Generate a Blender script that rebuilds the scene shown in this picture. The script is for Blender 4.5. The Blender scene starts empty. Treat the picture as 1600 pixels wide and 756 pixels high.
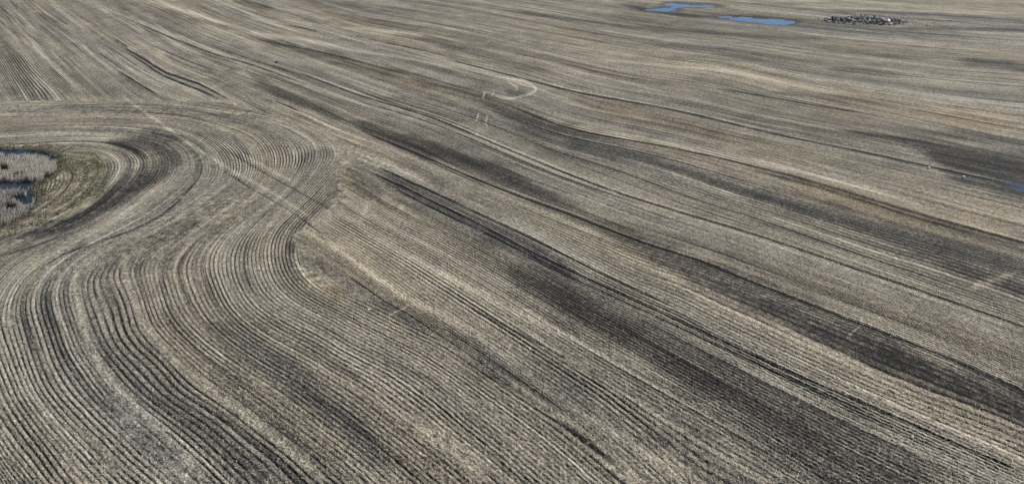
import bpy, bmesh, math, random
import numpy as np
from mathutils import Vector

# ------------------------------------------------------------------ camera, world, sun, exposure
scene = bpy.context.scene
C = scene.collection
CAM_H = 45.0
PITCH = math.atan(598.0 / 1067.0)          # view direction below the horizontal
FOC = 1067.0                                # focal length in photo pixels (1600 wide)
cam_d = bpy.data.cameras.new('camera'); cam = bpy.data.objects.new('camera', cam_d); C.objects.link(cam)
cam_d.sensor_width = 36.0; cam_d.lens = 36.0 * FOC / 1600.0
cam_d.clip_start = 0.5; cam_d.clip_end = 20000
cam.location = (0, 0, CAM_H); cam.rotation_euler = (math.pi / 2 - PITCH, 0, 0)
scene.camera = cam
scene.render.filter_size = 0.9

SUN_EL = math.radians(36); SUN_AZ = math.radians(62)     # azimuth clockwise from +Y (view direction)
world = bpy.data.worlds.new('World'); scene.world = world; world.use_nodes = True
wn = world.node_tree; bg = wn.nodes['Background']
sky = wn.nodes.new('ShaderNodeTexSky'); sky.sky_type = 'NISHITA'; sky.sun_disc = False
sky.sun_elevation = SUN_EL; sky.sun_rotation = SUN_AZ
sky.air_density = 1.0; sky.dust_density = 0.6; sky.ozone_density = 1.5
wn.links.new(sky.outputs[0], bg.inputs[0]); bg.inputs[1].default_value = 0.09
sd = bpy.data.lights.new('sun', 'SUN'); sd.energy = 4.6; sd.angle = math.radians(0.5); sd.color = (1.0, 0.955, 0.88)
sun = bpy.data.objects.new('sun', sd); C.objects.link(sun)
to_sun = Vector((math.sin(SUN_AZ) * math.cos(SUN_EL), math.cos(SUN_AZ) * math.cos(SUN_EL), math.sin(SUN_EL)))
sun.rotation_euler = to_sun.to_track_quat('Z', 'Y').to_euler(); sun.location = (0, 0, 100)
vs = scene.view_settings; vs.view_transform = 'Standard'; vs.look = 'None'; vs.gamma = 1; vs.exposure = 0.24
vs.use_curve_mapping = False

rng = np.random.default_rng(7); random.seed(7)

#@@FIELDS
# ------------------------------------------------------------------ field layout in image coordinates
# (px, py) are image pixels traced by eye; to_ground turns them into metres on the level ground under the camera.
CT, ST, YH = math.cos(PITCH), math.sin(PITCH), 378 - 598.0
def to_ground(px, py, h=CAM_H):
    z = h / (CT * (py - 378.0) / FOC + ST)
    return z * (px - 800.0) / FOC, z * (CT - ST * (py - 378.0) / FOC)

def hash3(i, j, k, seed):
    n = (i.astype(np.uint32) * np.uint32(73856093)) ^ (j.astype(np.uint32) * np.uint32(19349663)) ^ (k.astype(np.uint32) * np.uint32(83492791)) ^ np.uint32(seed * 2654435 + 17)
    n = (n ^ (n >> np.uint32(13))) * np.uint32(1274126177)
    n = (n ^ (n >> np.uint32(16))) * np.uint32(2246822519)
    n = n ^ (n >> np.uint32(15))
    return (n & np.uint32(0xffff)).astype(np.float32) / 65535.0
def noise2(x, y, seed=0):
    xi = np.floor(x); yi = np.floor(y); fx = (x - xi).astype(np.float32); fy = (y - yi).astype(np.float32)
    fx = fx * fx * (3 - 2 * fx); fy = fy * fy * (3 - 2 * fy)
    xi = xi.astype(np.int64); yi = yi.astype(np.int64); z = np.zeros_like(xi)
    a = hash3(xi, yi, z, seed); b = hash3(xi + 1, yi, z, seed); c = hash3(xi, yi + 1, z, seed); d = hash3(xi + 1, yi + 1, z, seed)
    return (a * (1 - fx) + b * fx) * (1 - fy) + (c * (1 - fx) + d * fx) * fy
def noise3(x, y, w, seed=0):
    wi = np.floor(w); fw = (w - wi).astype(np.float32); fw = fw * fw * (3 - 2 * fw)
    xi = np.floor(x); yi = np.floor(y); fx = (x - xi).astype(np.float32); fy = (y - yi).astype(np.float32)
    fx = fx * fx * (3 - 2 * fx); fy = fy * fy * (3 - 2 * fy)
    xi = xi.astype(np.int64); yi = yi.astype(np.int64); wi = wi.astype(np.int64)
    out = 0
    for dw, ww in ((0, 1 - fw), (1, fw)):
        k = wi + dw
        a = hash3(xi, yi, k, seed); b = hash3(xi + 1, yi, k, seed); c = hash3(xi, yi + 1, k, seed); d = hash3(xi + 1, yi + 1, k, seed)
        out = out + ww * ((a * (1 - fx) + b * fx) * (1 - fy) + (c * (1 - fx) + d * fx) * fy)
    return out

def smooth_line(pts, step=9.0):
    """Catmull-Rom through the points (any number of columns), resampled."""
    P = np.array(pts, float); P = np.vstack([2 * P[0] - P[1], P, 2 * P[-1] - P[-2]])
    out = []
    for i in range(1, len(P) - 2):
        a, b, c, d = P[i - 1:i + 3]; n = max(2, int(np.hypot(*(c - b)[:2]) / step))
        for t in np.arange(n) / n:
            out.append(0.5 * (2 * b + (c - a) * t + (2 * a - 5 * b + 4 * c - d) * t * t + (3 * b - a - 3 * c + d) * t ** 3))
    out.append(P[-2]); return np.array(out)

# seeding rows that loop round the pond and then swing towards the camera
ROWS_A = [
 [(60,236),(110,236),(150,245),(165,262),(150,290),(110,325),(60,350),(0,372)],
 [(100,225),(170,225),(215,240),(225,260),(205,290),(160,330),(90,365),(0,400)],
 [(185,212),(240,220),(272,236),(280,255),(262,290),(210,332),(150,362),(80,395),(20,440),(-10,490)],
 [(-30,520),(0,590),(19,633),(52,683),(89,732),(107,756)],
 [(230,205),(290,220),(315,245),(310,280),(285,308),(250,337),(200,362),(150,378),(90,405),(45,440),(32,470),(36,508),(55,568),(80,618),(125,665),(200,735),(225,756)],
 [(270,200),(322,221),(344,236),(356,249),(357,268),(340,295),(300,325),(240,350),(180,375),(120,400),(90,425),(76,453),(76,483),(90,528),(107,563),(135,603),(175,648),(215,688),(280,748)],
 [(320,198),(365,215),(385,232),(395,250),(390,275),(365,305),(310,335),(240,360),(180,385),(140,410),(122,440),(125,473),(135,513),(165,568),(200,613),(250,658),(300,703),(350,753)],
 [(360,195),(393,205),(412,218),(424,240),(422,265),(400,295),(350,325),(290,350),(235,375),(205,400),(200,430),(212,458),(235,505),(270,543),(310,578),(360,613),(400,643),(450,680),(500,720),(540,756)],
 [(393,197),(411,206),(430,223),(441,241),(444,258),(436,280),(405,310),(350,340),(300,368),(270,395),(257,425),(255,453),(270,493),(300,528),(350,568),(400,603),(450,640),(500,675),(560,715),(610,756)],
 [(420,195),(450,210),(468,228),(474,250),(460,278),(430,305),(380,340),(335,370),(312,400),(308,430),(325,478),(350,513),(400,558),(450,588),(500,625),(540,655),(600,700),(660,750)],
 [(448,197),(476,210),(494,224),(500,240),(487,262),(465,288),(420,325),(375,355),(352,385),(347,430),(360,470),(400,513),(450,543),(500,573),(550,603),(600,648),(650,688),(700,728),(730,756)],
 [(500,215),(515,240),(500,270),(470,300),(430,340),(403,375),(397,405),(402,430),(415,458),(450,488),(500,513),(560,548),(620,578),(675,618),(730,668),(780,708),(830,752)],
 [(450,335),(436,365),(432,390),(437,412),(452,434),(473,451),(505,468),(545,485),(610,515),(680,550),(760,605),(860,680),(950,756)],
 [(0,172),(100,170),(200,172),(300,178),(400,188),(480,202),(530,228)],
 [(0,205),(100,200),(200,195),(300,196)],
]
# the long straight runs of the open field
ROWS_B = [
 [(900,488),(1000,543),(1150,625),(1300,706),(1390,754)], [(1000,505),(1150,585),(1300,660),(1500,752)],
 [(505,364),(568,402),(632,449),(716,506),(800,560),(900,630),(1010,720),(1050,756)],
 [(520,303),(562,329),(605,354),(668,388),(800,468),(900,530),(1000,590),(1100,650),(1250,745)],
 [(590,261),(638,286),(689,312),(742,335),(816,372),(950,448),(1050,493),(1200,563),(1350,628),(1500,693),(1600,738)],
 [(575,210),(650,240),(720,270),(800,302),(890,335),(1000,378),(1089,408),(1143,428),(1200,450),(1350,508),(1480,558),(1600,613)],
 [(180,5),(220,20),(280,50),(340,74),(400,95),(465,115),(565,150),(680,185),(800,235),(950,295),(1060,330),(1200,372),(1400,440),(1600,510)],
 [(280,5),(350,35),(420,60),(500,85),(600,110),(700,138),(800,165),(900,200),(1050,228),(1200,262),(1300,290),(1450,335),(1600,378)],
 [(400,20),(540,55),(620,70),(700,92),(800,117),(900,142),(1050,170),(1200,205),(1350,235),(1450,257),(1600,290)],
 [(560,20),(700,42),(800,60),(950,88),(1120,122),(1200,145),(1350,175),(1450,197),(1600,225)],
 [(700,5),(800,19),(925,35),(1070,50),(1200,60),(1400,84),(1600,103)],
 [(1000,-5),(1300,12),(1600,28)],
 [(1100,30),(1300,52),(1600,68)],
 [(32,58),(87,110),(130,150)], [(96,9),(163,44),(200,68),(260,110),(310,130),(355,155)], [(185,110),(245,148)],
 [(5,100),(32,146)], [(0,20),(50,70),(100,115)], [(130,0),(200,45),(250,70)], [(340,95),(420,130),(500,168),(560,200)],
]
BORDER = [(-3000,158),(0,158),(200,158),(350,160),(430,182),(520,205),(548,240),(540,290),(505,340),(462,368),(470,392),(540,440),(620,482),(720,550),(800,600),(900,668),(1010,760),(1300,1000),(2200,1900)]

def row_field(rows, spacing_w=2.5, seed=1):
    """least-squares scalar field (in metres across the rows) whose level lines follow the rows traced in image pixels"""
    pts, tan = [], []
    for r in rows:
        r = list(r)
        if r[-1][1] > 735 or r[-1][0] > 1590:
            (ax, ay), (bx_, by_) = r[-2:]; k = 70 / math.hypot(bx_ - ax, by_ - ay); r.append((bx_ + (bx_ - ax) * k, by_ + (by_ - ay) * k))
        L = smooth_line(r, 14.0); m = (L[1:] + L[:-1]) / 2; d = L[1:] - L[:-1]
        d /= np.hypot(d[:, 0], d[:, 1])[:, None] + 1e-9; pts.append(m); tan.append(d)
    pts = np.vstack(pts); tan = np.vstack(tan)
    # kernel centres
    cs = []
    lo, hi = pts.min(0) - 60, pts.max(0) + 60
    for sg, stp in ((60, 55), (170, 150), (480, 420)):
        gx, gy = np.meshgrid(np.arange(lo[0], hi[0] + stp, stp), np.arange(lo[1], hi[1] + stp, stp))
        g = np.c_[gx.ravel(), gy.ravel()]
        dm = np.sqrt(((g[:, None] - pts[None]) ** 2).sum(-1)).min(1)
        g = g[dm < sg * 1.1 + 20]; cs.append(np.c_[g, np.full(len(g), sg)])
    cs = np.vstack(cs)
    def basis(P):
        d2 = (P[:, None, 0] - cs[None, :, 0]) ** 2 + (P[:, None, 1] - cs[None, :, 1]) ** 2
        K = np.exp(-d2 / (2 * cs[None, :, 2] ** 2)) * cs[None, :, 2] / 10
        X, Y = to_ground(P[:, 0], np.maximum(P[:, 1], YH + 25)); return np.c_[K, X, Y]
    e = 1.0
    dB = (basis(pts + tan * e) - basis(pts - tan * e)) / (2 * e)
    nrm = np.c_[tan[:, 1], -tan[:, 0]]
    nB = (basis(pts + nrm * e) - basis(pts - nrm * e)) / (2 * e)
    g0 = np.array(to_ground(*(pts - tan * e).T)); g1 = np.array(to_ground(*(pts + tan * e).T)); t = g1 - g0; t /= np.hypot(*t)
    h0 = np.array(to_ground(*(pts - nrm * e).T)); h1 = np.array(to_ground(*(pts + nrm * e).T)); v = (h1 - h0) / (2 * e)
    perp = np.abs(t[0] * v[1] - t[1] * v[0])
    w = (1 / perp)[:, None]
    A = np.vstack([dB * w * 3.0, nB * w * spacing_w]); b = np.r_[np.zeros(len(pts)), np.full(len(pts), spacing_w)]
    lam = np.r_[np.where(cs[:, 2] < 100, .05, .02), 1e-4, 1e-4]
    A = np.vstack([A, np.diag(lam)]); b = np.r_[b, np.zeros(len(lam))]
    c = np.linalg.lstsq(A, b, rcond=None)[0]
    def f(P):
        out = np.empty(len(P))
        for i in range(0, len(P), 20000): out[i:i + 20000] = basis(P[i:i + 20000]) @ c
        return out
    return f

class Grid:
    """ground sheet laid out fanwise from under the camera, finest where the field is looked at"""
    def __init__(s, xs, ys):
        s.xs, s.ys = xs, ys; s.PX, s.PY = np.meshgrid(xs, ys)
        s.X, s.Y = to_ground(s.PX, s.PY)
def grid_field(G, f):
    """evaluate f on a coarse lattice and interpolate to the grid"""
    cx = np.arange(-260, 1861, 6.0); cy = np.arange(-60, 1001, 5.0)
    gx, gy = np.meshgrid(cx, cy)
    # divide out the perspective growth so that interpolation stays exact enough
    V = f(np.c_[gx.ravel(), gy.ravel()]).reshape(gx.shape) * (gy - YH)
    qx = np.clip((G.xs - cx[0]) / 6.0, 0, len(cx) - 1.001); qy = np.clip((G.ys - cy[0]) / 5.0, 0, len(cy) - 1.001)
    # separable cubic interpolation
    def wts(q, n):
        i = np.clip(np.floor(q).astype(int), 1, n - 3); t = q - i
        return i, np.stack([-.5*t+t*t-.5*t**3, 1-2.5*t*t+1.5*t**3, .5*t+2*t*t-1.5*t**3, -.5*t*t+.5*t**3])
    ix, wx = wts(qx, len(cx)); iy, wy = wts(qy, len(cy))
    R = sum(V[:, ix + k - 1] * wx[k][None] for k in range(4))
    R = sum(R[iy + k - 1] * wy[k][:, None] for k in range(4))
    return R / (G.PY - YH)

def seg_dist(G, line, pad):
    """distance (image pixels) to a polyline with a width per point, only near it"""
    L = np.array(line, float)
    x0, x1 = L[:, 0].min() - pad, L[:, 0].max() + pad; y0, y1 = L[:, 1].min() - pad, L[:, 1].max() + pad
    ia, ib = np.searchsorted(G.xs, (x0, x1)); ja, jb = np.searchsorted(G.ys, (y0, y1))
    return (slice(ja, jb), slice(ia, ib))
def stroke(G, out, line, strength, wob=None, soft=1.3, power=2.0):
    L = smooth_line(line, 22.0); L[:, 2] = np.maximum(L[:, 2], .3); pad = L[:, 2].max() * 2.2
    n = len(L); s = np.r_[0, np.cumsum(np.hypot(*(L[1:, :2] - L[:-1, :2]).T))]; tot = s[-1] + 1e-6
    for i in range(n - 1):
        a, b = L[i], L[i + 1]; sl = seg_dist(G, [a[:2], b[:2]], pad)
        x = G.PX[sl]; y = G.PY[sl]
        if x.size == 0: continue
        d = b[:2] - a[:2]; l2 = (d ** 2).sum() + 1e-9
        t = np.clip(((x - a[0]) * d[0] + (y - a[1]) * d[1]) / l2, 0, 1)
        dist = np.hypot(x - a[0] - t * d[0], y - a[1] - t * d[1]); hw = a[2] + (b[2] - a[2]) * t
        u = (s[i] + t * np.sqrt(l2)) / tot; tp = np.clip(np.minimum(u, 1 - u) / min(.25, 40 / tot), 0, 1); tp = tp * (2 - tp)
        q = dist / (hw * (.25 + .75 * tp) if hw.max() > 2.5 else hw)
        if wob is not None: q = q + wob[sl] * np.clip(dist / hw, 0, 1.4)
        e = .15 + .85 * tp
        v = strength * e * np.exp(-soft * np.maximum(q, 0) ** power)
        out[sl] = np.maximum(out[sl], v)

DARK = [  # damp, bare strips: line with half widths, strength
 ([(385,112,5),(430,140,10),(480,165,9),(540,187,6)], .75),
 ([(545,187,5),(600,212,10),(680,236,13),(760,266,15),(850,308,12),(900,332,12),(1000,380,16),(1050,402,20),(1120,432,24),(1200,468,24),(1300,512,24),(1400,556,24),(1500,596,25),(1640,640,30)], 1.0),
 ([(402,61,4),(480,78,6),(560,100,6),(640,122,7),(700,138,8),(760,155,11),(800,178,15),(850,198,15),(900,214,14),(960,236,12),(1050,258,10),(1120,280,11),(1200,306,14),(1300,338,17),(1400,370,21),(1500,394,22),(1640,425,22)], .8),
 ([(585,268,10),(640,298,17),(700,328,19),(760,358,20),(830,392,17),(900,430,8)], .75),
 ([(545,268,10),(570,290,14),(600,310,10)], .45),
 ([(790,410,16),(860,450,28),(930,488,36),(1010,530,41),(1100,585,45),(1200,640,48),(1300,690,50),(1450,765,50)], .8), ([(950,22,10),(1200,30,14),(1400,38,14),(1660,38,12)], .32), ([(960,95,5),(1180,90,6),(1400,105,6)], .25),
 ([(448,378,9),(462,395,8)], .7), ([(470,398,6),(520,425,9),(570,452,11),(625,485,13),(700,520,17),(780,568,20),(860,603,20),(960,662,20),(1040,715,16)], .6),
 ([(880,600,10),(925,612,10)], .65),
 ([(385,535,10),(430,570,16),(500,630,20),(545,662,18),(610,735,16)], .55),
 ([(325,500,10),(365,550,14),(405,590,12)], .5), ([(150,618,10),(225,678,18),(290,745,20)], .5),
 ([(75,440,6),(70,480,10),(88,530,13),(112,572,12)], .45),
 ([(160,222,6),(200,226,11),(238,230,17),(264,246,18),(250,270,19),(210,292,17),(172,314,15),(135,338,11),(80,356,8),(20,374,6)], 1.15), ([(130,245,3),(165,262,5),(160,285,6),(135,305,5),(100,328,4)], .5), ([(325,330,6),(300,350,8),(278,375,8),(255,410,8),(255,450,6)], .4), ([(1440,238,8),(1540,262,22),(1680,285,34)], 1.25), ([(700,430,8),(740,470,10)], .15),
 ([(60,395,8),(130,375,8),(90,420,6)], .35),
 ([(1310,203,3),(1420,220,6),(1480,235,11),(1540,246,14),(1640,266,20)], 1.0), ([(1460,262,5),(1540,284,12),(1640,304,16)], 1.0),
 ([(1400,200,4),(1500,212,6),(1640,228,8)], .6), ([(1490,93,4),(1560,100,7),(1640,112,11)], .85),
 ([(360,208,5),(378,228,7),(388,250,6)], .35), ([(465,270,6),(480,250,8),(500,234,6)], .4),
 ([(300,205,5),(330,212,6),(350,224,5)], .45), ([(290,320,10),(310,345,8)], .2),
 ([(360,0,3),(402,8,4),(430,14,4)], .6), ([(243,13,3),(286,27,4),(350,42,4),(400,52,3)], .5), ([(311,82,5),(345,99,6),(380,112,4)], .6),
 ([(220,40,4),(255,58,5)], .4), ([(610,55,3),(680,66,5),(740,81,7),(800,97,7),(870,112,4)], .65), ([(520,5,3),(640,16,4),(720,22,3)], .35),
 ([(560,145,4),(620,158,6),(690,178,7),(740,190,4)], .5), ([(640,185,4),(700,200,5),(760,222,5)], .25),
 ([(1250,70,3),(1350,85,4),(1460,92,3)], .5), ([(1280,105,3),(1340,112,5),(1420,119,3)], .6), ([(1200,145,3),(1300,152,5),(1430,166,4)], .45),
 ([(1390,44,3),(1480,45,4),(1640,48,4)], .9), ([(1290,17,2),(1450,22,3),(1640,40,3)], .45), ([(1450,28,2),(1560,33,3),(1640,34,3)], .35),
 ([(960,5,3),(1005,14,5),(1050,23,3),(1120,27,3)], .9), ([(1040,3,2),(1100,6,2.5),(1140,10,2)], .8), ([(1120,24,2),(1200,28,2.5),(1260,33,3)], .8),
 ([(800,18,2),(925,35,2.5),(1050,48,3.5),(1200,57,4),(1300,62,3)], .6), ([(1000,68,3),(1150,82,4),(1260,92,3)], .4),
 ([(790,138,4),(800,147,6),(830,146,3)], .45), ([(0,60,5),(30,100,9),(50,140,8)], .5), ([(60,25,5),(110,35,6)], .4),
 ([(80,165,5),(200,172,6),(320,178,5),(420,186,4)], .3), ([(0,380,8),(60,360,7)], .3), ([(1180,345,6),(1300,385,8)], .25),
 ([(880,150,3),(1000,190,4),(1080,205,7),(1160,222,5)], .35), ([(1380,330,5),(1480,352,6),(1640,385,5)], .3),
]
PALE = [  # straw left thick on the ground
 ([(175,18,3),(222,38,4),(286,61,4),(317,74,4),(391,104,5),(434,116,5),(500,142,4),(560,160,3),(640,183,3),(760,222,3),(860,262,4)], .8),
 ([(233,0,3),(298,21,3),(356,38,3),(400,52,4),(480,63,4),(560,80,3),(640,92,2),(720,108,3)], .75),
 ([(200,85,3),(235,105,3),(270,128,4)], .6), ([(180,93,3),(220,118,3),(262,142,3)], .6), ([(215,92,2),(260,122,2.5),(300,144,3),(330,158,3)], .45),
 ([(440,30,2),(520,42,3),(640,52,3),(760,70,2)], .5), ([(480,12,2),(600,30,3),(720,48,2)], .4),
 ([(600,262,3),(660,290,4),(740,328,4),(830,368,4),(950,428,3)], .7),
 ([(118,405,7),(118,450,7),(130,508,7),(145,553,7),(190,613,8),(250,673,9),(330,756,9)], .6),
 ([(195,388,6),(198,433,6),(220,498,7),(260,548,7),(310,593,8),(380,643,9),(440,690,9),(510,750,9)], .6),
 ([(510,540,5),(560,575,10),(625,638,13),(710,703,14),(770,760,14)], .55),
 ([(500,366,5),(547,402,6),(579,423,7),(630,462,8),(710,502,8),(800,563,9),(900,638,9),(1000,703,10),(1070,760,10)], .6),
 ([(564,362,5),(632,398,7),(674,419,8),(725,443,8),(800,483,8),(900,530,9),(1000,578,9),(1100,635,10),(1200,700,11),(1290,756,12)], .6),
 ([(860,335,5),(950,380,7),(1030,422,8),(1100,466,10),(1200,512,11),(1300,560,12),(1400,612,12),(1500,655,13),(1600,702,14)], .5),
 ([(700,245,4),(800,290,6),(900,326,6),(960,345,4)], .3), ([(900,355,6),(1000,400,5)], .3),
 ([(560,350,3),(640,310,1)], .0), ([(640,345,6),(760,395,8),(850,440,8)], .3),
 ([(592,308,3),(571,325,3),(562,350,4)], .6), ([(647,312,3),(621,329,5)], .45),
 ([(758,143,1.3),(754,155,1.3)], 1), ([(771,144,1.2),(768,151,1.2)], .8), ([(748,176,1.3),(744,190,1.3)], 1), ([(762,180,1.3),(759,193,1.3),(763,199,1.3)], .9),
 ([(775,120,1.5),(819,128,1.8),(837,138,2),(831,146,2),(807,153,2),(787,154,2),(767,147,1.5)], .75), ([(791,128,1.6),(807,136,1.8),(806,143,1.6)], .7),
 ([(605,493,1.5),(640,476,1.8)], .9), ([(1322,528,1.4),(1336,516,1.4),(1352,502,1.4)], .8), ([(774,280,1.4),(789,276,1.4)], .8),
 ([(670,525,1.2),(690,512,1.2)], .6), ([(1245,632,2),(1250,620,2)], .6), ([(1210,700,1.5),(1225,655,1.5)], .3),
 ([(1510,452,5),(1560,434,6),(1590,425,4)], .9), ([(455,405,2),(475,420,3)], .8), ([(462,418,2),(480,421,2)], .9), ([(470,428,2),(490,424,2)], .9), ([(480,437,2),(502,434,2)], .9), ([(498,446,2),(520,444,2)], .6), ([(190,150,2.5),(250,192,2.5),(300,226,3),(340,252,3),(372,272,3),(440,310,3),(500,352,3)], .7), ([(300,196,2.5),(352,224,2.5),(415,262,3),(470,290,3)], .6),
 ([(500,345,10),(560,420,9)], .0), ([(1290,262,3),(1450,300,4),(1600,340,4)], .0),
 ([(800,163,2.5),(900,197,2.5),(1050,225,3),(1200,258,4),(1330,290,5),(1450,328,6),(1600,372,7)], .55),
 ([(800,240,3),(950,300,4),(1060,336,4),(1200,378,5),(1400,446,5),(1600,520,6)], .5),
 ([(840,105,2),(940,120,2),(1040,145,3)], .4), ([(930,92,2),(1050,104,2),(1130,110,2),(1230,130,2)], .55),
 ([(1240,10,2),(1400,16,3),(1600,22,3)], .6), ([(1210,225,3),(1330,248,3)], .4), ([(1000,2,2),(1300,2,3)], .4),
 ([(40,60,3),(90,108,4),(130,146,4)], .5), ([(100,40,4),(150,90,5),(190,120,4)], .5), ([(110,330,6),(140,318,5),(60,352,6),(0,365,5)], .6),
 ([(330,345,8),(290,330,6),(230,352,6)], .3), ([(490,225,5),(530,235,5),(500,262,4)], .3),
 ([(400,300,5),(450,330,7),(480,350,6)], .3), ([(170,290,8),(195,262,7),(180,248,5),(120,240,4)], .35),
]
GROOVE = [  # wheel tracks and deep openers
 ([(196,76,1.4),(225,92,1.4),(260,114,1.5),(310,131,1.5),(350,152,1.5),(358,156,1.4)], 1), ([(200,83,1.3),(225,99,1.3),(260,121,1.4),(305,138,1.4),(340,154,1.4)], 1),
 ([(185,111,1.1),(245,148,1.2)], .8), ([(180,62,1),(200,75,1)], .6),
 ([(230,68,.9),(300,98,.9),(340,112,.9)], .5), ([(186,24,1),(260,56,1),(320,80,1),(400,104,1.2),(450,122,1),(480,132,.9)], .7), ([(330,72,.9),(400,96,1),(470,118,1)], .5),
 ([(575,210,1.2),(650,240,1.3),(720,270,1.4),(800,302,1.4),(890,335,1.2),(1000,378,1.3),(1089,406,1.5),(1143,428,1.7),(1200,450,1.8),(1350,508,1.9),(1480,558,2),(1640,630,2)], .95),
 ([(590,261,1.3),(638,283,1.4),(689,306,1.5),(742,331,1.5),(816,365,1.5),(950,432,1.4),(1050,478,1.3)], .95),
 ([(575,268,1.3),(640,297,1.4),(700,327,1.5),(760,357,1.5),(830,393,1.5),(950,450,1.6),(1050,495,1.7),(1200,565,1.8),(1350,630,2),(1500,695,2),(1600,738,2)], .9),
 ([(620,297,1.3),(690,332,1.3),(780,375,1.3),(900,434,1.3)], .7),
 ([(800,390,1.2),(950,460,1.5),(1050,506,1.6),(1200,576,1.6),(1350,642,1.6)], .6),
 ([(470,115,1),(565,150,1.1),(680,186,1.2),(800,236,1.3),(950,296,1.4),(1060,331,1.4),(1200,373,1.4),(1400,441,1.5),(1640,524,1.5)], .75),
 ([(560,158,1),(680,195,1.1),(800,245,1.2),(900,285,1.2),(1000,320,1)], .65),
 ([(800,168,1),(900,203,1.1),(1050,231,1.2),(1200,265,1.4),(1300,293,1.5),(1450,338,1.6),(1640,390,1.6)], .75),
 ([(1180,266,1),(1300,299,1.2),(1450,346,1.2),(1600,386,1.2)], .5),
 ([(700,93,.8),(800,119,.9),(900,144,1),(1050,172,1.1),(1200,207,1.2),(1350,238,1.3),(1450,260,1.3),(1640,300,1.2)], .85),
 ([(400,62,.8),(520,86,.9),(640,118,.9)], .5), ([(540,54,.9),(600,66,1),(700,88,1)], .6), ([(1120,138,.8),(1200,152,.9),(1350,178,.9)], .6), ([(440,38,.8),(500,50,.9)], .6),
 ([(1060,178,.8),(1200,178,.8)], .0), ([(1380,212,1),(1500,232,1)], .4), ([(430,158,1),(450,166,1.1),(470,175,1)], .7),
 ([(0,400,1.2),(60,382,1.2),(120,360,1.1)], .6), ([(155,377,1.2),(200,362,1.2),(250,337,1.2),(285,308,1.1),(310,280,1)], .65),
 ([(60,420,1.2),(100,396,1.2),(150,380,1.1)], .6),
 ([(333,258,1.2),(365,277,1.3),(389,293,1.4),(415,308,1.4),(441,323,1.4),(475,345,1.4),(510,372,1.3)], .36), ([(340,226,1.1),(378,250,1.2),(415,272,1.4),(448,290,1.4),(470,302,1.3),(520,330,1)], .34),
 ([(800,600,1),(720,545,1),(640,492,1.2),(600,470,1.2),(545,432,1.2)], .55), ([(800,555,1.4),(700,498,1.4)], .3), ([(900,655,1.4),(800,585,1.4),(700,515,1.3)], .35),
 ([(620,395,1),(712,443,1),(800,490,1)], .0), ([(730,478,1.8),(780,505,2),(850,540,2),(930,585,2),(1000,625,2)], .35),
]
GREEN = [([(290,205,6),(320,222,7),(345,238,6),(375,258,5)], .6), ([(100,250,10),(150,262,14),(160,290,14),(120,320,14),(90,340,10)], .7), ([(180,222,6),(215,226,7)], .4),
 ([(1060,25,3),(1100,27,3)], .3), ([(1240,28,3),(1290,36,3)], .7), ([(60,290,6),(100,280,8)], .6), ([(548,282,8),(570,300,5)], .35), ([(250,190,6),(300,235,7),(340,262,5)], .4), ([(640,318,8),(620,335,5)], .4),
 ([(270,300,10),(200,345,10)], .2), ([(1000,25,3),(1040,27,3)], .3), ([(5,420,14),(60,400,14),(30,500,14)], .4)]
BLUE = [([(1000,30,8),(1200,45,12),(1400,50,14),(1640,60,16)], .6), ([(1300,22,8),(1640,34,10)], .6), ([(640,298,12),(760,360,16),(900,430,12)], .5), ([(700,520,18),(860,603,24),(1000,690,20)], .5), ([(325,500,14),(430,570,20),(545,662,22),(610,735,20)], .7),
 ([(150,618,14),(225,678,22),(290,745,24)], .6), ([(560,355,5),(640,400,7),(700,425,6)], .5), ([(1000,385,14),(1200,470,20),(1640,640,26)], .35), ([(850,20,6),(1000,60,10),(1200,90,12)], .4)]
BROWN = [([(505,448,10),(540,455,9)], .9), ([(480,425,8),(500,440,6)], .7), ([(540,262,7),(545,300,8)], .5), ([(1330,35,3),(1420,40,4),(1480,42,4)], .6), ([(430,44,5),(520,62,6)], .5), ([(560,100,8),(700,150,9)], .3),
 ([(900,160,14),(1100,210,16),(1300,270,18)], .45), ([(1230,280,18),(1400,330,24),(1600,360,22)], .6), ([(1250,170,14),(1600,195,16)], .5), ([(1200,410,14),(1600,560,18)], .35), ([(880,370,10),(1100,420,10)], .3)]
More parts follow.
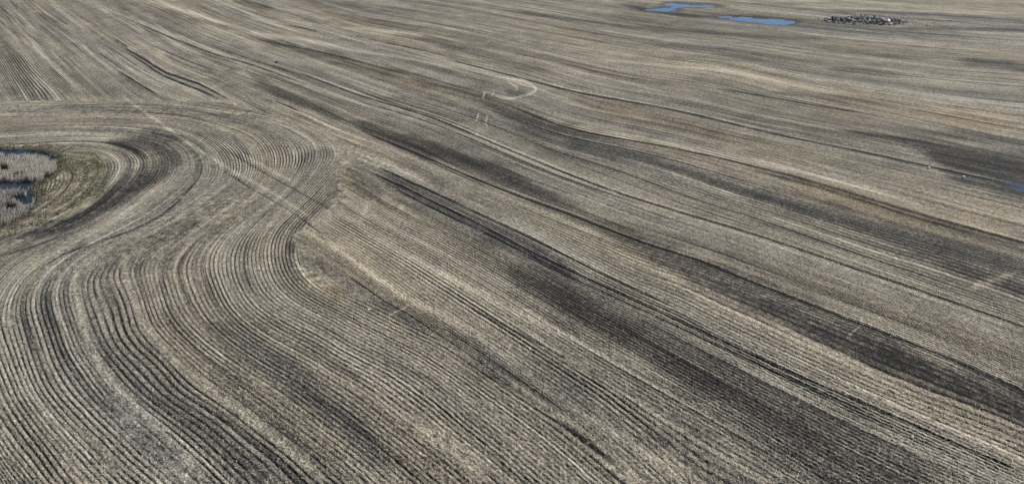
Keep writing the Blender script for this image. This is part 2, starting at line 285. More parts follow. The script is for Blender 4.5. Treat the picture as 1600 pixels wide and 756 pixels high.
LOWAMP = [  # rows trampled flat or never opened
 ([(0,170,14),(200,175,14),(400,180,10),(480,200,8)], .9), ([(520,215,10),(535,250,14),(525,300,14),(500,335,12)], .95), ([(80,250,20),(150,270,26),(120,320,24),(60,360,16),(0,380,16)], 1),
 ([(300,340,26),(240,370,24),(170,400,22),(150,440,14)], .85), ([(400,310,10),(380,330,14),(330,330,16)], .85), ([(420,340,12),(380,360,14)], .6), ([(118,405,8),(118,450,7),(130,508,7),(145,553,7),(190,613,8),(250,673,9),(330,756,9)], .85),
 ([(195,388,12),(198,433,10),(220,498,7),(260,548,7),(310,593,8),(380,643,9),(440,690,9),(510,750,9)], .85), ([(160,610,12),(230,690,16),(300,756,20)], .7), ([(625,638,9),(710,703,10),(770,760,10)], .6),
 ([(800,563,7),(900,638,7),(1000,703,8),(1070,760,8)], .7), ([(500,366,6),(547,402,7),(579,423,8),(630,462,9),(710,502,7),(800,563,7)], .7), ([(632,398,6),(674,419,8),(725,443,8),(800,483,8),(1000,578,7),(1200,700,9)], .6),
 ([(200,150,8),(300,235,8),(365,275,5)], .8), ([(1000,385,18),(1200,470,22),(1400,555,22),(1640,640,24)], .75), ([(700,520,14),(780,568,16),(860,600,12)], .4), ([(470,410,8),(520,440,10),(600,470,8)], .5),
 ([(245,215,20),(240,260,26),(170,320,20)], .8), ([(390,315,26),(345,320,40),(270,355,40),(190,392,32),(140,405,20)], 1.06), ([(40,420,22),(90,395,20),(150,375,16)], .6),
 ([(440,330,16),(400,370,12)], .6), ([(60,200,16),(200,205,14),(280,205,8)], .8), ([(20,480,10),(10,520,10)], .5), ([(180,420,18),(165,455,14),(160,500,8)], .75), ([(150,690,8),(185,740,12)], .7), ([(540,230,14),(600,262,8)], .6)]
HIAMP = [
 ([(345,225,10),(370,240,14),(395,250,12)], 1), ([(400,215,10),(440,240,16),(470,255,14),(490,240,10)], .9), ([(410,290,8),(430,286,5)], .6), ([(325,280,8),(340,285,5)], .6), ([(70,440,8),(66,490,14),(85,540,16),(115,590,16)], .65), ([(0,620,30),(50,690,26),(90,740,20)], .8),
 ([(160,560,10),(240,640,14),(330,720,18)], .65), ([(215,460,10),(240,510,12),(290,560,12)], .8), ([(255,420,12),(262,470,20),(300,520,20),(380,580,18)], .9), ([(330,400,16),(340,450,20),(380,500,16),(440,540,14)], .8),
 ([(400,420,12),(430,480,16),(540,545,20),(640,600,22),(760,690,28)], .9), ([(530,345,14),(620,395,14),(700,450,14),(800,520,14),(900,590,14),(1000,660,18)], .9), ([(580,330,14),(650,360,14),(760,410,16),(900,490,20),(1100,610,24),(1250,700,24)], .7),
 ([(600,268,8),(700,322,12),(850,395,12),(1000,470,12),(1200,568,14),(1400,660,16),(1600,740,16)], 1), ([(20,130,12),(60,120,14),(120,130,14)], .6), ([(440,440,16),(500,480,14)], .4),
]
STONE_PX = [(1451,263), (1505,277), (576,483), (1425,683), (176,452), (848,520)]

def side_of_border(G):
    poly = np.vstack([np.array(BORDER, float), [(9000, 1900), (9000, -3000), (-3000, -3000)]])
    wx = np.where((G.PX > 380) & (G.PX < 700), 26.0, 5.0); wn_ = noise2(G.X / 1.6, G.Y / 1.6, 9) + .6 * noise2(G.X / 6, G.Y / 6, 10) - .8
    return in_poly(poly, G.PX + wx * wn_, G.PY + wx * .3 * wn_)
def in_poly(poly, X, Y):
    ins = np.zeros(np.shape(X), bool)
    for i in range(len(poly)):
        x0, y0 = poly[i]; x1, y1 = poly[(i + 1) % len(poly)]
        if y0 == y1: continue
        ins ^= ((y0 > Y) != (y1 > Y)) & (X < (x1 - x0) * (Y - y0) / (y1 - y0) + x0)
    return ins
def poly_dist(poly, X, Y):
    d = np.full(np.shape(X), 1e9)
    for i in range(len(poly)):
        a = np.array(poly[i]); b = np.array(poly[(i + 1) % len(poly)]); v = b - a; l2 = (v ** 2).sum() + 1e-9
        t = np.clip(((X - a[0]) * v[0] + (Y - a[1]) * v[1]) / l2, 0, 1)
        d = np.minimum(d, np.hypot(X - a[0] - t * v[0], Y - a[1] - t * v[1]))
    return np.where(in_poly(poly, X, Y), d, -d)
POND = [(-420,262),(-300,240),(-150,232),(-60,231),(0,232),(40,233),(72,237),(88,245),(91,255),(88,266),(76,277),(56,287),(46,295),(52,303),(54,314),(48,326),(34,338),(16,346),(0,352),(-60,374),(-150,396),(-300,392),(-420,340)]
FAR_A = [(1011,15.5),(1018,13),(1036,12.5),(1048,10.5),(1038,7.5),(1050,5),(1075,6.5),(1100,8.5),(1120,10.3),(1098,11),(1078,11),(1064,12.5),(1057,16),(1038,18),(1018,17.5)]
FAR_B = [(1119,25.5),(1140,26),(1165,27.5),(1190,29),(1215,30),(1240,32.5),(1247,35.5),(1240,38),(1212,38),(1182,36),(1150,31.5)]
PUDDLE = [(1530,284),(1560,283),(1600,288),(1670,297),(1670,316),(1600,304),(1560,297),(1538,291)]
WATERS = [('pond', POND, 0.55, 1.6, -0.20), ('far_puddle', FAR_A, 0.28, 2.4, -0.10), ('far_puddle', FAR_B, 0.28, 2.4, -0.10), ('wet_hollow', PUDDLE, 0.08, 4.5, -0.085)]
ROW = 0.45
#@@END

# ------------------------------------------------------------------ node helpers
class NB:
    def __init__(s, name):
        s.m = bpy.data.materials.new(name); s.m.use_nodes = True; s.t = s.m.node_tree
        s.t.nodes.clear(); s.out = s.t.nodes.new('ShaderNodeOutputMaterial'); s.p = s.t.nodes.new('ShaderNodeBsdfPrincipled')
        s.t.links.new(s.p.outputs[0], s.out.inputs[0])
    def put(s, sock, v):
        if hasattr(v, 'is_linked'): s.t.links.new(v, sock)
        else: sock.default_value = v
    def math(s, op, a, b=0.0, c=None, clamp=False):
        n = s.t.nodes.new('ShaderNodeMath'); n.operation = op; n.use_clamp = clamp
        s.put(n.inputs[0], a); s.put(n.inputs[1], b)
        if c is not None: s.put(n.inputs[2], c)
        return n.outputs[0]
    def attr(s, name, out=2):
        n = s.t.nodes.new('ShaderNodeAttribute'); n.attribute_name = name; return n.outputs[out]
    def xyz(s, a, b, c):
        n = s.t.nodes.new('ShaderNodeCombineXYZ')
        for i, v in enumerate((a, b, c)): s.put(n.inputs[i], v)
        return n.outputs[0]
    def noise(s, vec, scale=1.0, detail=2.0, rough=0.5, dist=0.0, col=False):
        n = s.t.nodes.new('ShaderNodeTexNoise'); s.put(n.inputs['Vector'], vec); n.inputs['Scale'].default_value = scale
        n.inputs['Detail'].default_value = detail; n.inputs['Roughness'].default_value = rough; n.inputs['Distortion'].default_value = dist
        return n.outputs[1 if col else 0]
    def ramp(s, f, stops):
        n = s.t.nodes.new('ShaderNodeValToRGB'); s.put(n.inputs[0], f); e = n.color_ramp.elements
        while len(e) < len(stops): e.new(0.5)
        for k, (p, c) in enumerate(stops): e[k].position = p; e[k].color = tuple(c) + (1,)
        return n.outputs[0]
    def mix(s, f, a, b, mode='MIX'):
        n = s.t.nodes.new('ShaderNodeMix'); n.data_type = 'RGBA'; n.blend_type = mode
        s.put(n.inputs[0], f); s.put(n.inputs[6], a if hasattr(a, 'is_linked') else tuple(a) + (1,)); s.put(n.inputs[7], b if hasattr(b, 'is_linked') else tuple(b) + (1,))
        return n.outputs[2]
    def bump(s, h, strength=1.0, dist=1.0):
        n = s.t.nodes.new('ShaderNodeBump'); s.put(n.inputs['Height'], h); n.inputs['Strength'].default_value = strength; n.inputs['Distance'].default_value = dist
        s.t.links.new(n.outputs[0], s.p.inputs['Normal'])

def soil_material():
    b = NB('stubble_soil'); M = b.math
    geo = b.t.nodes.new('ShaderNodeNewGeometry'); sep = b.t.nodes.new('ShaderNodeSeparateXYZ'); b.t.links.new(geo.outputs['Position'], sep.inputs[0])
    X, Y = sep.outputs[0], sep.outputs[1]
    phi = b.attr('phi'); amp = b.attr('amp'); dark = b.attr('dark'); pale = b.attr('pale'); groove = b.attr('groove')
    def streak(k, q, detail=2.0, rough=0.5, off=0.0):
        return b.noise(b.xyz(M('MULTIPLY_ADD', phi, k, off), M('MULTIPLY', X, q), M('MULTIPLY', Y, q)), 1.0, detail, rough)
    s1 = streak(0.85, 0.035, 3.0, .6); s2 = streak(0.20, 0.012, 2.0, .5, 7.3); s3 = streak(2.22, 0.09, 1.0, .5, 3.1)
    s4 = streak(0.07, 0.004, 2.0, .5, 17.0)
    xy = b.xyz(X, Y, 0.0)
    g1 = b.noise(xy, 4.5, 2.0, .7); g2 = b.noise(xy, 1.3, 3.0, .6); g3 = b.noise(xy, .22, 3.0, .55)
    gm = b.noise(xy, 1.9, 3.0, .8)
    flake = b.noise(xy, 9.0, 1.0, .5)
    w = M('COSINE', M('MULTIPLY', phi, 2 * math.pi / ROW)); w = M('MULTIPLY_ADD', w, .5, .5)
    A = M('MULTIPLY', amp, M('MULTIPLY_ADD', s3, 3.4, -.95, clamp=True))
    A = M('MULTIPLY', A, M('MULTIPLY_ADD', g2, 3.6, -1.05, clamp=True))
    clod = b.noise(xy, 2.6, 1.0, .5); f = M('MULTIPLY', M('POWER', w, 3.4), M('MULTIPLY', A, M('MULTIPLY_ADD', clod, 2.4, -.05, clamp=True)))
    terms = [(s1, .52), (s2, .42), (s3, .34), (s4, .22), (g1, .78), (g2, .62), (g3, .30), (flake, .55), (gm, .80)]
    t = 0.53
    scuff = b.noise(xy, .75, 4.0, .72, .6); t = M('ADD', t, M('MULTIPLY', b.attr('rough'), M('MULTIPLY_ADD', scuff, .9, -.46)))
    for v, k in terms: t = M('ADD', t, M('MULTIPLY_ADD', v, k, -.5 * k))
    dk = M('MULTIPLY', dark, M('MULTIPLY_ADD', s1, .9, .55)); t = M('SUBTRACT', t, M('MULTIPLY', dk, .32))
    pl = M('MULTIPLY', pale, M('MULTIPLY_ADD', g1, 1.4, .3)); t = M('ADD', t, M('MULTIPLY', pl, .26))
    ln = streak(1.5, .02, 1.0, .5, 131.0); t = M('SUBTRACT', t, M('MULTIPLY', M('MULTIPLY_ADD', ln, 9.0, -5.6, clamp=True), .28))
    ln2 = streak(1.1, .016, 1.0, .5, 171.0); t = M('ADD', t, M('MULTIPLY', M('MULTIPLY_ADD', ln2, 8.0, -4.8, clamp=True), .19))
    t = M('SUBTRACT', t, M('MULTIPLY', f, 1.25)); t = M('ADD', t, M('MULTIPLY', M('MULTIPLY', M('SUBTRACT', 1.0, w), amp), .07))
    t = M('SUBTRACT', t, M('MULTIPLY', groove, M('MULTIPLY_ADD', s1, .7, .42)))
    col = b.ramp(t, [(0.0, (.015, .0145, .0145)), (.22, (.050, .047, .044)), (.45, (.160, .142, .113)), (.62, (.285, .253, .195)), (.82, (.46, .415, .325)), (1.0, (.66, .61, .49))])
    hn = streak(0.11, 0.008, 2.0, .5, 41.0); hm = M('MULTIPLY_ADD', hn, 4.0, -1.55, clamp=True)
    col = b.mix(M('MULTIPLY', hm, .55), col, (1.06, .97, .82), 'MULTIPLY')
    hn2 = streak(0.16, 0.01, 2.0, .5, 91.0); hm2 = M('MULTIPLY_ADD', hn2, 4.0, -1.7, clamp=True)
    col = b.mix(M('MULTIPLY', hm2, .5), col, (.93, .98, 1.04), 'MULTIPLY')
    col = b.mix(b.attr('green'), col, (.90, .96, .74), 'MULTIPLY')
    col = b.mix(b.attr('blue'), col, (.88, .95, 1.06), 'MULTIPLY')
    col = b.mix(b.attr('brown'), col, (.98, .87, .73), 'MULTIPLY')
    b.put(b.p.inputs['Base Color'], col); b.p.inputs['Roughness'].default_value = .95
    b.p.inputs['Specular IOR Level'].default_value = .15
    h = M('MULTIPLY', g1, .10); h = M('ADD', h, M('MULTIPLY', flake, .035)); h = M('ADD', h, M('MULTIPLY', g2, .10))
    h = M('SUBTRACT', h, M('MULTIPLY', f, .06)); h = M('SUBTRACT', h, M('MULTIPLY', groove, .05))
    b.bump(h, .9)
    return b.m

def water_material(name, tint):
    b = NB(name); b.p.inputs['Base Color'].default_value = tint + (1,); b.p.inputs['Roughness'].default_value = .06; b.p.inputs['IOR'].default_value = 1.33
    tc = b.t.nodes.new('ShaderNodeNewGeometry'); h = b.noise(tc.outputs['Position'], 2.2, 3, .6); b.bump(h, .4, .06)
    return b.m

def tag(o, label=None, cat=None, group=None, kind=None):
    if label: o['label'] = label
    if cat: o['category'] = cat
    if group: o['group'] = group
    if kind: o['kind'] = kind
    return o
def mesh_obj(name, V, F, mat, parent=None, smooth=True):
    me = bpy.data.meshes.new(name); V = np.asarray(V, np.float32); F = np.asarray(F, np.int32); k = F.shape[1]
    me.vertices.add(len(V)); me.vertices.foreach_set('co', V.ravel())
    me.loops.add(F.size); me.loops.foreach_set('vertex_index', F.ravel())
    me.polygons.add(len(F)); me.polygons.foreach_set('loop_start', np.arange(0, F.size, k, dtype=np.int32))
    me.polygons.foreach_set('use_smooth', np.full(len(F), smooth)); me.update(calc_edges=True)
    me.materials.append(mat); o = bpy.data.objects.new(name, me); C.objects.link(o); o.parent = parent
    return o
def fattr(me, name, a):
    at = me.attributes.new(name, 'FLOAT', 'POINT'); at.data.foreach_set('value', np.ascontiguousarray(a, np.float32).ravel())

# ------------------------------------------------------------------ the field
def geo_steps(a, b, first, grow=1.12):
    out, x, s = [], a, first; sg = 1 if b > a else -1
    while (b - x) * sg > 0: x += sg * s; s *= grow; out.append(x)
    return out
STEP = 1.1
xs = np.array(geo_steps(-95, -7000, 2, 1.15)[::-1] + list(np.arange(-95, 1696, STEP)) + geo_steps(1696, 8600, 2, 1.15))
ys = np.array([YH + 6, YH + 8, YH + 11, YH + 15, YH + 20, YH + 26, YH + 34, YH + 44, YH + 56, YH + 70, YH + 86, YH + 104, YH + 122, YH + 138, YH + 152, YH + 164, YH + 172] + list(np.arange(-44, 812, STEP)) + geo_steps(812, 6000, 2, 1.1))
G = Grid(xs, ys)
phi = np.where(side_of_border(G), grid_field(G, row_field(ROWS_B)), grid_field(G, row_field(ROWS_A)))
X32, Y32 = G.X, G.Y
phi = phi + 0.05 * (noise2(X32 / 3.0, Y32 / 3.0, 3) - .5) + .25 * (noise2(X32 / 14, Y32 / 14, 4) - .5)
wob = 1.1 * (noise3(phi * 1.1, X32 / 22, Y32 / 22, 5) - .45) + .8 * (noise2(X32 / 4, Y32 / 4, 6) - .5) + .7 * (noise3(phi * .4, X32 / 60, Y32 / 60, 8) - .5)
L0 = lambda: np.zeros(G.PX.shape, np.float32)
def layer(lst, w=None, soft=1.3, power=2.0):
    o = L0()
    for l, s in lst:
        if s > 0: stroke(G, o, l, s, w, soft, power)
    return o
dark = layer([(l, st * (.92 if l[0][1] < 150 and l[0][0] < 900 else 1)) for l, st in DARK], wob, .8, 2.8)
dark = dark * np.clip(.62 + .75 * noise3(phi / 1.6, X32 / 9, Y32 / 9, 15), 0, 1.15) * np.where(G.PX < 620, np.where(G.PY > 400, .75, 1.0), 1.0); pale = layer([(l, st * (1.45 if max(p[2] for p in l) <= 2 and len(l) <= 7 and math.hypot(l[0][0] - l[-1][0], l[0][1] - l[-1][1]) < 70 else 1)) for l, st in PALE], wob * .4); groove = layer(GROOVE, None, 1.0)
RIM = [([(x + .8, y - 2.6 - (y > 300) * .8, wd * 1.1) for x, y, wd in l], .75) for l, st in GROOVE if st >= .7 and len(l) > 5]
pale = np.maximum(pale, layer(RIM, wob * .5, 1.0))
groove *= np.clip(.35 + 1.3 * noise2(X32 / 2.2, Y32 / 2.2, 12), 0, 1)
green = layer(GREEN, wob); blue = layer(BLUE, wob * .5, .8); brown = layer(BROWN, wob * .5, .8)
low = layer(LOWAMP, wob * .6, .9); high = layer(HIAMP, wob, .9)
band = noise3(phi / 5.5, X32 / 70, Y32 / 70, 21); band2 = noise3(phi / 1.3, X32 / 30, Y32 / 30, 22)
amp = .26 + 1.3 * (band - .45) + .9 * (band2 - .5)
nearb = side_of_border(G) * np.clip((G.PY - 290) / 90, 0, 1); amp = np.maximum(amp, nearb * (.22 + .5 * band2)); neara = ~side_of_border(G) * np.clip((G.PY - 400) / 80, 0, 1); amp = np.maximum(amp, neara * (.25 + .7 * band2) * (1 - .9 * low)); amp = np.clip(amp, .05, 1); amp = np.maximum(amp, high * (.35 + 1.15 * band2)) * (1 + .35 * high) * (1 - low * .9)
d_b = L0(); stroke(G, d_b, [(x, y, 4) for x, y in BORDER[1:-2]], 1, None, .7); stroke(G, d_b, [(430,184,10),(520,207,12),(548,240,14),(540,290,13),(505,340,13),(465,372,9)], .85, wob, .8); amp *= (1 - d_b)
core = (G.PX > -130) & (G.PX < 1730) & (G.PY > -60) & (G.PY < 860)
amp = amp * core
cell = np.hypot(np.gradient(G.X, axis=0), np.gradient(G.Y, axis=0)); fade = np.clip(1.5 - cell / .16, 0, 1)
w = .5 + .5 * np.cos(phi * 2 * np.pi / ROW)
brk = np.clip(noise2(X32 / .75, Y32 / .75, 31) * 2.2, .15, 1) * np.clip(noise3(phi / .45, X32 / 9, Y32 / 9, 32) * 2.0, .25, 1)
z = -.12 * w ** 2.4 * amp * brk * fade - .07 * groove * np.clip(1.6 - cell / .5, .25, 1)
z += fade * (.12 * (noise2(X32 / .20, Y32 / .20, 41) - .5) + .08 * (noise2(X32 / .5, Y32 / .5, 42) - .5))
z += .06 * (noise2(X32 / 2.5, Y32 / 2.5, 43) - .5) + .14 * (noise2(X32 / 19, Y32 / 19, 44) - .5)
for nm, P, depth, shore, lev in WATERS:
    P = np.array(P, float); Wx, Wy = to_ground(P[:, 0], P[:, 1]); W = np.c_[Wx, Wy]
    near = (G.X > Wx.min() - 9) & (G.X < Wx.max() + 9) & (G.Y > Wy.min() - 9) & (G.Y < Wy.max() + 9) & core | (nm == 'pond') & (G.X > Wx.min() - 9) & (G.X < Wx.max() + 9) & (G.Y > Wy.min() - 9) & (G.Y < Wy.max() + 9)
    jj, ii = np.nonzero(near); x = G.X[jj, ii]; y = G.Y[jj, ii]
    d = poly_dist(W, x, y) + 1.1 * (noise2(x / 1.6, y / 1.6, 51) - .5) + (3.4 * (noise2(x / 4, y / 1.5, 53) - .5) if nm == 'far_puddle' else 0)
    k = np.clip(d / shore * .5 + .5, 0, 1); k = k * k * (3 - 2 * k)
    calm = np.clip((d + 6) / 6, 0, 1)
    if nm == 'wet_hollow': z[jj, ii] = z[jj, ii] * (1 - .5 * calm) - depth * k + .05 * calm * (noise3(phi[jj, ii] * 1.1, x / 9, y / 9, 52) - .5)
    else: z[jj, ii] = z[jj, ii] * (1 - calm) + (-depth * k + .04 * calm)
    dark[jj, ii] = np.maximum(dark[jj, ii], np.clip((d + (4.5 if nm == 'far_puddle' else 1.3)) / (5 if nm == 'far_puddle' else 1.6), 0, 1) * .95)
nr, nc = G.PX.shape
idx = np.arange(nr * nc, dtype=np.int32).reshape(nr, nc)
F = np.stack([idx[:-1, :-1], idx[1:, :-1], idx[1:, 1:], idx[:-1, 1:]], -1).reshape(-1, 4)
soil = soil_material()
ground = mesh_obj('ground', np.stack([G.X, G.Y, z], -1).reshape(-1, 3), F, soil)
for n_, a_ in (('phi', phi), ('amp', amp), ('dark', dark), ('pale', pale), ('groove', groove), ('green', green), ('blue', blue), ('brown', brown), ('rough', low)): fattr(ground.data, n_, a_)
tag(ground, 'harvested stubble field with curving seeded rows', kind='structure')
def ground_z(px, py):
    i = np.clip(np.searchsorted(G.xs, px), 0, nc - 1); j = np.clip(np.searchsorted(G.ys, py), 0, nr - 1); return z[j, i]
# plain land beyond and below the detailed sheet
bx = 9000.0
far = mesh_obj('far_ground', [(-bx, -bx, -1.2), (bx, -bx, -1.2), (bx, bx, -1.2), (-bx, bx, -1.2)], [(0, 1, 2, 3)], soil); tag(far, kind='structure')

wm = {'pond': water_material('pond_water', (.012, .022, .030)), 'far_puddle': water_material('painted_sky_water', (.006, .055, .17)), 'wet_hollow': water_material('puddle_water', (.012, .022, .04))}  # far puddles: sky reflection strengthened by a blue put into the base colour
for nm, P, depth, shore, lev in WATERS:
    P = np.array(P, float); Wx, Wy = to_ground(P[:, 0], P[:, 1]); W = np.c_[Wx, Wy]
    c = W.mean(0); nxt = np.roll(W, -1, 0) - np.roll(W, 1, 0); nn = np.c_[nxt[:, 1], -nxt[:, 0]]; nn /= np.hypot(nn[:, 0], nn[:, 1])[:, None]
    area = (W[:, 0] * np.roll(W[:, 1], -1) - np.roll(W[:, 0], -1) * W[:, 1]).sum()
    W = W + nn * (1 if area > 0 else -1) * (.9 if nm != 'wet_hollow' else .5)
    me = bpy.data.meshes.new(nm); bm = bmesh.new(); f = bm.faces.new([bm.verts.new((x, y, lev)) for x, y in W]); f.normal_update()
    if f.normal.z < 0: f.normal_flip()
    bmesh.ops.triangulate(bm, faces=bm.faces[:]); bm.to_mesh(me); bm.free(); me.materials.append(wm[nm])
    o = bpy.data.objects.new(nm, me); C.objects.link(o); tag(o, kind='structure')

# ------------------------------------------------------------------ reeds and rough grass round the pond
def blade_material(name, stops, rough=.8):
    b = NB(name); col = b.ramp(b.attr('shade'), stops); b.put(b.p.inputs['Base Color'], col); b.p.inputs['Roughness'].default_value = rough; b.p.inputs['Specular IOR Level'].default_value = .2
    tr = b.t.nodes.new('ShaderNodeBsdfTranslucent'); b.t.links.new(col, tr.inputs[0]); mx = b.t.nodes.new('ShaderNodeMixShader'); mx.inputs[0].default_value = .42
    b.t.links.new(b.p.outputs[0], mx.inputs[1]); b.t.links.new(tr.outputs[0], mx.inputs[2]); b.t.links.new(mx.outputs[0], b.out.inputs[0])
    return b.m
def blades(name, bx_, by_, bz_, hgt, wid, lean, mat, bias=(0, 0)):
    """many separate bent stems, each a tapering strip of two quads with a crossed second strip"""
    n = len(bx_); a = rng.uniform(0, np.pi, n); ld = rng.uniform(0, 2 * np.pi, n)
    lx = np.cos(ld) * lean * rng.random(n) + bias[0]; ly = np.sin(ld) * lean * rng.random(n) + bias[1]
    V, F_, S = [], [], []; sh = rng.random(n)
    for r in (0, 1):
        aa = a + r * np.pi / 2; ux, uy = np.cos(aa) * wid / 2, np.sin(aa) * wid / 2
        rings = []
        for t, ww in ((0, .8), (.55, 1.0), (1, .35)):
            cx = bx_ + lx * hgt * t ** 1.6; cy = by_ + ly * hgt * t ** 1.6; cz = bz_ + hgt * t * (1 - .15 * t)
            rings += [np.stack([cx - ux * ww, cy - uy * ww, cz], -1), np.stack([cx + ux * ww, cy + uy * ww, cz], -1)]
        base = sum(len(v) for v in V); R = np.stack(rings, 1).reshape(-1, 3); V.append(R)
        o = base + np.arange(n)[:, None] * 6
        F_.append(np.concatenate([o + np.array([[0, 1, 3, 2]]), o + np.array([[2, 3, 5, 4]])], 0)); S.append(np.repeat(sh, 6))
    ob = mesh_obj(name, np.vstack(V), np.vstack(F_), mat, smooth=False); fattr(ob.data, 'shade', np.concatenate(S)); return ob
def sample_poly(poly, n):
    P = np.array(poly, float); gx, gy = to_ground(P[:, 0], P[:, 1]); W = np.c_[gx, gy]
    x = rng.uniform(W[:, 0].min(), W[:, 0].max(), n * 4); y = rng.uniform(W[:, 1].min(), W[:, 1].max(), n * 4)
    k = in_poly(W, x, y); return x[k][:n], y[k][:n]
def to_image(x, y):  # ground metres back to image pixels
    zc = y * CT + CAM_H * ST; return 800 + FOC * x / zc, 378 + FOC * (CAM_H * CT - y * ST) / zc
BED_A = [(-160,252),(-60,248),(0,246),(30,245),(58,246),(84,252),(92,261),(78,274),(50,285),(20,287),(0,287),(-60,290),(-160,300)]
BED_B = [(-160,306),(-60,300),(0,299),(30,299),(46,303),(55,313),(47,327),(34,338),(12,347),(-10,353),(-80,374),(-160,390)]
tan_reed = blade_material('tan_reed', [(0, (.26, .23, .19)), (.4, (.74, .68, .59)), (1, (.90, .86, .79))])
grey_reed = blade_material('grey_reed', [(0, (.14, .12, .11)), (.45, (.58, .53, .48)), (1, (.88, .84, .78))])
for poly, mat, n, lab, h0, h1 in ((BED_A, tan_reed, 30000, 'bed of pinkish tan dead reeds in the middle of the pond', .5, 1.7), (BED_B, grey_reed, 20000, 'bed of grey white dead reeds at the near edge of the pond', .4, 1.4)):
    x, y = sample_poly(poly, n); dens = noise2(x / 1.0, y / 1.0, 61) * .6 + noise2(x / 3.1, y / 3.1, 62) * .6
    dd = poly_dist(np.c_[to_ground(*np.array(poly, float).T)], x, y); k = (dd > (2.4 if mat is tan_reed else 1.0) * noise2(x / 1.1, y / 1.1, 63) - .6) & (dens > (.36 if mat is tan_reed else .42)); x, y = x[k], y[k]; n = len(x)
    o = blades('reed_bed', x, y, np.full(n, -.3), rng.uniform(h0, h1, n), rng.uniform(.05, .11, n), .35, mat, (.22, .1)); tag(o, lab, 'reeds', kind='stuff')
grass_mat = blade_material('dry_grass', [(0, (.10, .09, .06)), (.4, (.26, .235, .155)), (.75, (.42, .375, .26)), (1, (.58, .53, .40))])
ring = [(-160,222),(0,222),(90,226),(150,240),(168,262),(150,295),(115,330),(70,352),(0,372),(-160,420)]
x, y = sample_poly(ring, 34000); P = np.array(POND, float); gx_, gy_ = to_ground(P[:, 0], P[:, 1]); d = -poly_dist(np.c_[gx_, gy_], x, y)
k = (d > -.3) & (rng.random(len(x)) < np.clip(1.3 - d / 16, .12, 1)) & (noise2(x / 1.3, y / 1.3, 71) > .36); x, y = x[k], y[k]; n = len(x)
o = blades('grass', x, y, np.full(n, -.08), rng.uniform(.15, .45, n), rng.uniform(.05, .12, n), .8, grass_mat, (.1, 0)); tag(o, 'rough dry grass fringe around the reedy pond', 'grass', kind='stuff')

# dead weeds round the stone heap
P = np.array([(1268,32),(1300,24),(1370,24),(1420,30),(1480,40),(1440,42),(1380,41),(1310,39)], float)
x, y = sample_poly(P, 2200); k = noise2(x / 3, y / 2, 75) > .58; x, y = x[k], y[k]; n = len(x)
o = blades('weeds', x, y, np.full(n, -.1), rng.uniform(.3, 1.0, n), rng.uniform(.08, .18, n), .7, grey_reed); tag(o, 'dead weeds standing in and around the stone heap', 'weeds', kind='stuff')
# loose straw and cut stalks on the near part of the field
n = 190000; px = rng.uniform(-60, 1660, n); py = 250 + 590 * rng.random(n) ** .8
jx = np.clip(np.searchsorted(G.xs, px), 0, nc - 1); jy = np.clip(np.searchsorted(G.ys, py), 0, nr - 1)
ww = .5 + .5 * np.cos(phi[jy, jx] * 2 * np.pi / ROW); pl_ = pale[jy, jx]; dk_ = dark[jy, jx]
k = rng.random(n) < np.clip((.85 - .75 * ww * np.clip(amp[jy, jx] * 1.6, 0, 1)) * (1 - dk_) * (.55 + .8 * pl_) * (noise2(G.X[jy, jx] / .9, G.Y[jy, jx] / .9, 81) + .25), 0, 1)
k &= ~((px < 190) & (py < 380))
jx, jy, px, py = jx[k], jy[k], px[k], py[k]; n = len(px); x, y = to_ground(px, py); zz = z[jy, jx]
ln = rng.uniform(.10, .26, n); th = rng.uniform(0, 2 * np.pi, n); el = np.where(rng.random(n) < .45, rng.uniform(.8, 1.5, n), rng.uniform(0, .3, n))
dx, dy, dz = np.cos(th) * np.cos(el) * ln, np.sin(th) * np.cos(el) * ln, np.sin(el) * ln; wd = rng.uniform(.012, .03, n); ox, oy = -np.sin(th) * wd, np.cos(th) * wd
zz = zz + .02
V = np.stack([np.stack([x - ox, y - oy, zz], -1), np.stack([x + ox, y + oy, zz + .01], -1), np.stack([x + dx + ox, y + dy + oy, zz + dz + .01], -1), np.stack([x + dx - ox, y + dy - oy, zz + dz], -1)], 1).reshape(-1, 3)
straw_mat = blade_material('straw', [(0, (.22, .19, .14)), (.5, (.50, .45, .34)), (1, (.78, .73, .60))])
o = mesh_obj('straw', V, np.arange(4 * n).reshape(-1, 4), straw_mat, smooth=False); fattr(o.data, 'shade', np.repeat(rng.random(n), 4)); tag(o, 'loose straw and cut stalks lying between the furrows', 'straw', kind='stuff')

# ------------------------------------------------------------------ stones
def stone_material(name, lo, hi):
    b = NB(name); oi = b.t.nodes.new('ShaderNodeObjectInfo'); tc = b.t.nodes.new('ShaderNodeTexCoord')
    n = b.noise(tc.outputs['Object'], 5, 3, .6); t = b.math('ADD', b.math('MULTIPLY', n, .5), b.math('MULTIPLY', oi.outputs['Random'], .6))
    b.put(b.p.inputs['Base Color'], b.ramp(t, [(.25, lo), (.85, hi)])); b.p.inputs['Roughness'].default_value = .85; b.bump(n, .5, .1); return b.m
def stone_mesh(seed, mat, flat=.7):
    r = random.Random(seed); bm = bmesh.new(); bmesh.ops.create_icosphere(bm, subdivisions=2, radius=.5)
    planes = [(Vector((r.gauss(0, 1), r.gauss(0, 1), r.gauss(0, 1))).normalized(), r.uniform(.30, .44)) for _ in range(9)]
    for v in bm.verts:
        for nrm, dd in planes:
            q = v.co.dot(nrm)
            if q > dd: v.co -= nrm * (q - dd)
        v.co *= 1 + r.uniform(-.04, .04); v.co.z *= flat; v.co.x *= r.uniform(1.05, 1.12)
    me = bpy.data.meshes.new('field_stone'); bm.to_mesh(me); bm.free(); me.materials.append(mat); return me
grey = stone_material('grey_stone', (.08, .075, .07), (.46, .44, .41)); darkst = stone_material('dark_stone', (.035, .033, .031), (.13, .122, .112)); white = stone_material('white_stone', (.62, .6, .56), (.80, .79, .76))
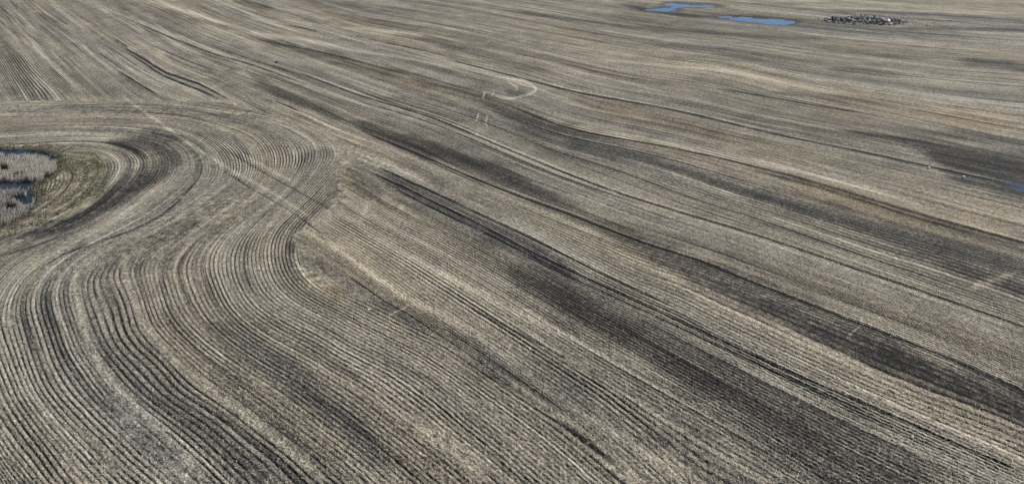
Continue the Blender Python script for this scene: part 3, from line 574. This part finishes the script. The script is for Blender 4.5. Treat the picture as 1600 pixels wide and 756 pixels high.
kinds = [stone_mesh(i, grey) for i in range(6)] + [stone_mesh(20 + i, darkst) for i in range(3)]
hx, hy = to_ground(1352.0, 34.0); n_st = 0; r = random.Random(5)
AX, AY = 12.8, 5.6
while n_st < 285:
    u, v = r.uniform(-1, 1), r.uniform(-1, 1); q = u * u + v * v
    if q > 1 or r.random() < q * .35: continue
    e = math.sqrt(1 - q)
    x = hx + u * AX + v * 1.2; y = hy + v * AY - u * 1.4; dk = r.random() < .3
    s = r.choice((r.uniform(.35, .7), r.uniform(.6, 1.1), r.uniform(.9, 1.6))) * (1 if q < .6 else .8)
    me = kinds[r.randrange(6, 9)] if dk else kinds[r.randrange(6)]
    o = bpy.data.objects.new('field_stone', me); C.objects.link(o)
    o.location = (x, y, .05 + e * r.uniform(.1, 1.2)); o.rotation_euler = (r.uniform(-.4, .4), r.uniform(-.4, .4), r.uniform(0, 6.28)); o.scale = (s, s, s)
    size = 'small' if s < .65 else 'medium' if s < 1.05 else 'big'; tone = 'dark' if dk else 'pale grey'
    across = 'left end' if u < -.5 else 'left middle' if u < 0 else 'right middle' if u < .5 else 'right end'; deep = 'front edge' if v < -.33 else 'crest' if v < .33 else 'back edge'
    tag(o, '%s %s stone on the %s of the heap, towards its %s' % (size, tone, deep, across), 'stone', '%s %s stones of the heap' % (size, tone)); n_st += 1
def lone(px, py, size, seed, mat, label, zz=0.0):
    gx, gy = to_ground(px, py); o = bpy.data.objects.new('field_stone', stone_mesh(seed, mat)); C.objects.link(o)
    o.location = (gx, gy, float(ground_z(px, py)) + size * .22 + zz); o.scale = (size,) * 3; o.rotation_euler = (0, 0, seed); tag(o, label, 'stone')
lone(1386, 37.5, 1.7, 51, white, 'bright white boulder at the right front of the stone heap', .5)
lone(1451, 263, .55, 52, white, 'small white stone on the dark damp strip, left of its neighbour')
lone(1505, 277, .55, 53, white, 'small white stone on the dark damp strip, nearer the right edge and the puddle')
lone(576, 483, .32, 54, white, 'tiny white stone in the dark seam where curving rows meet straight rows')
lone(1425, 683, .30, 55, white, 'tiny white stone among the furrows at the lower right')
lone(433, 98, .9, 56, darkst, 'dark stone lying alone on the stubble in the upper left of the field')
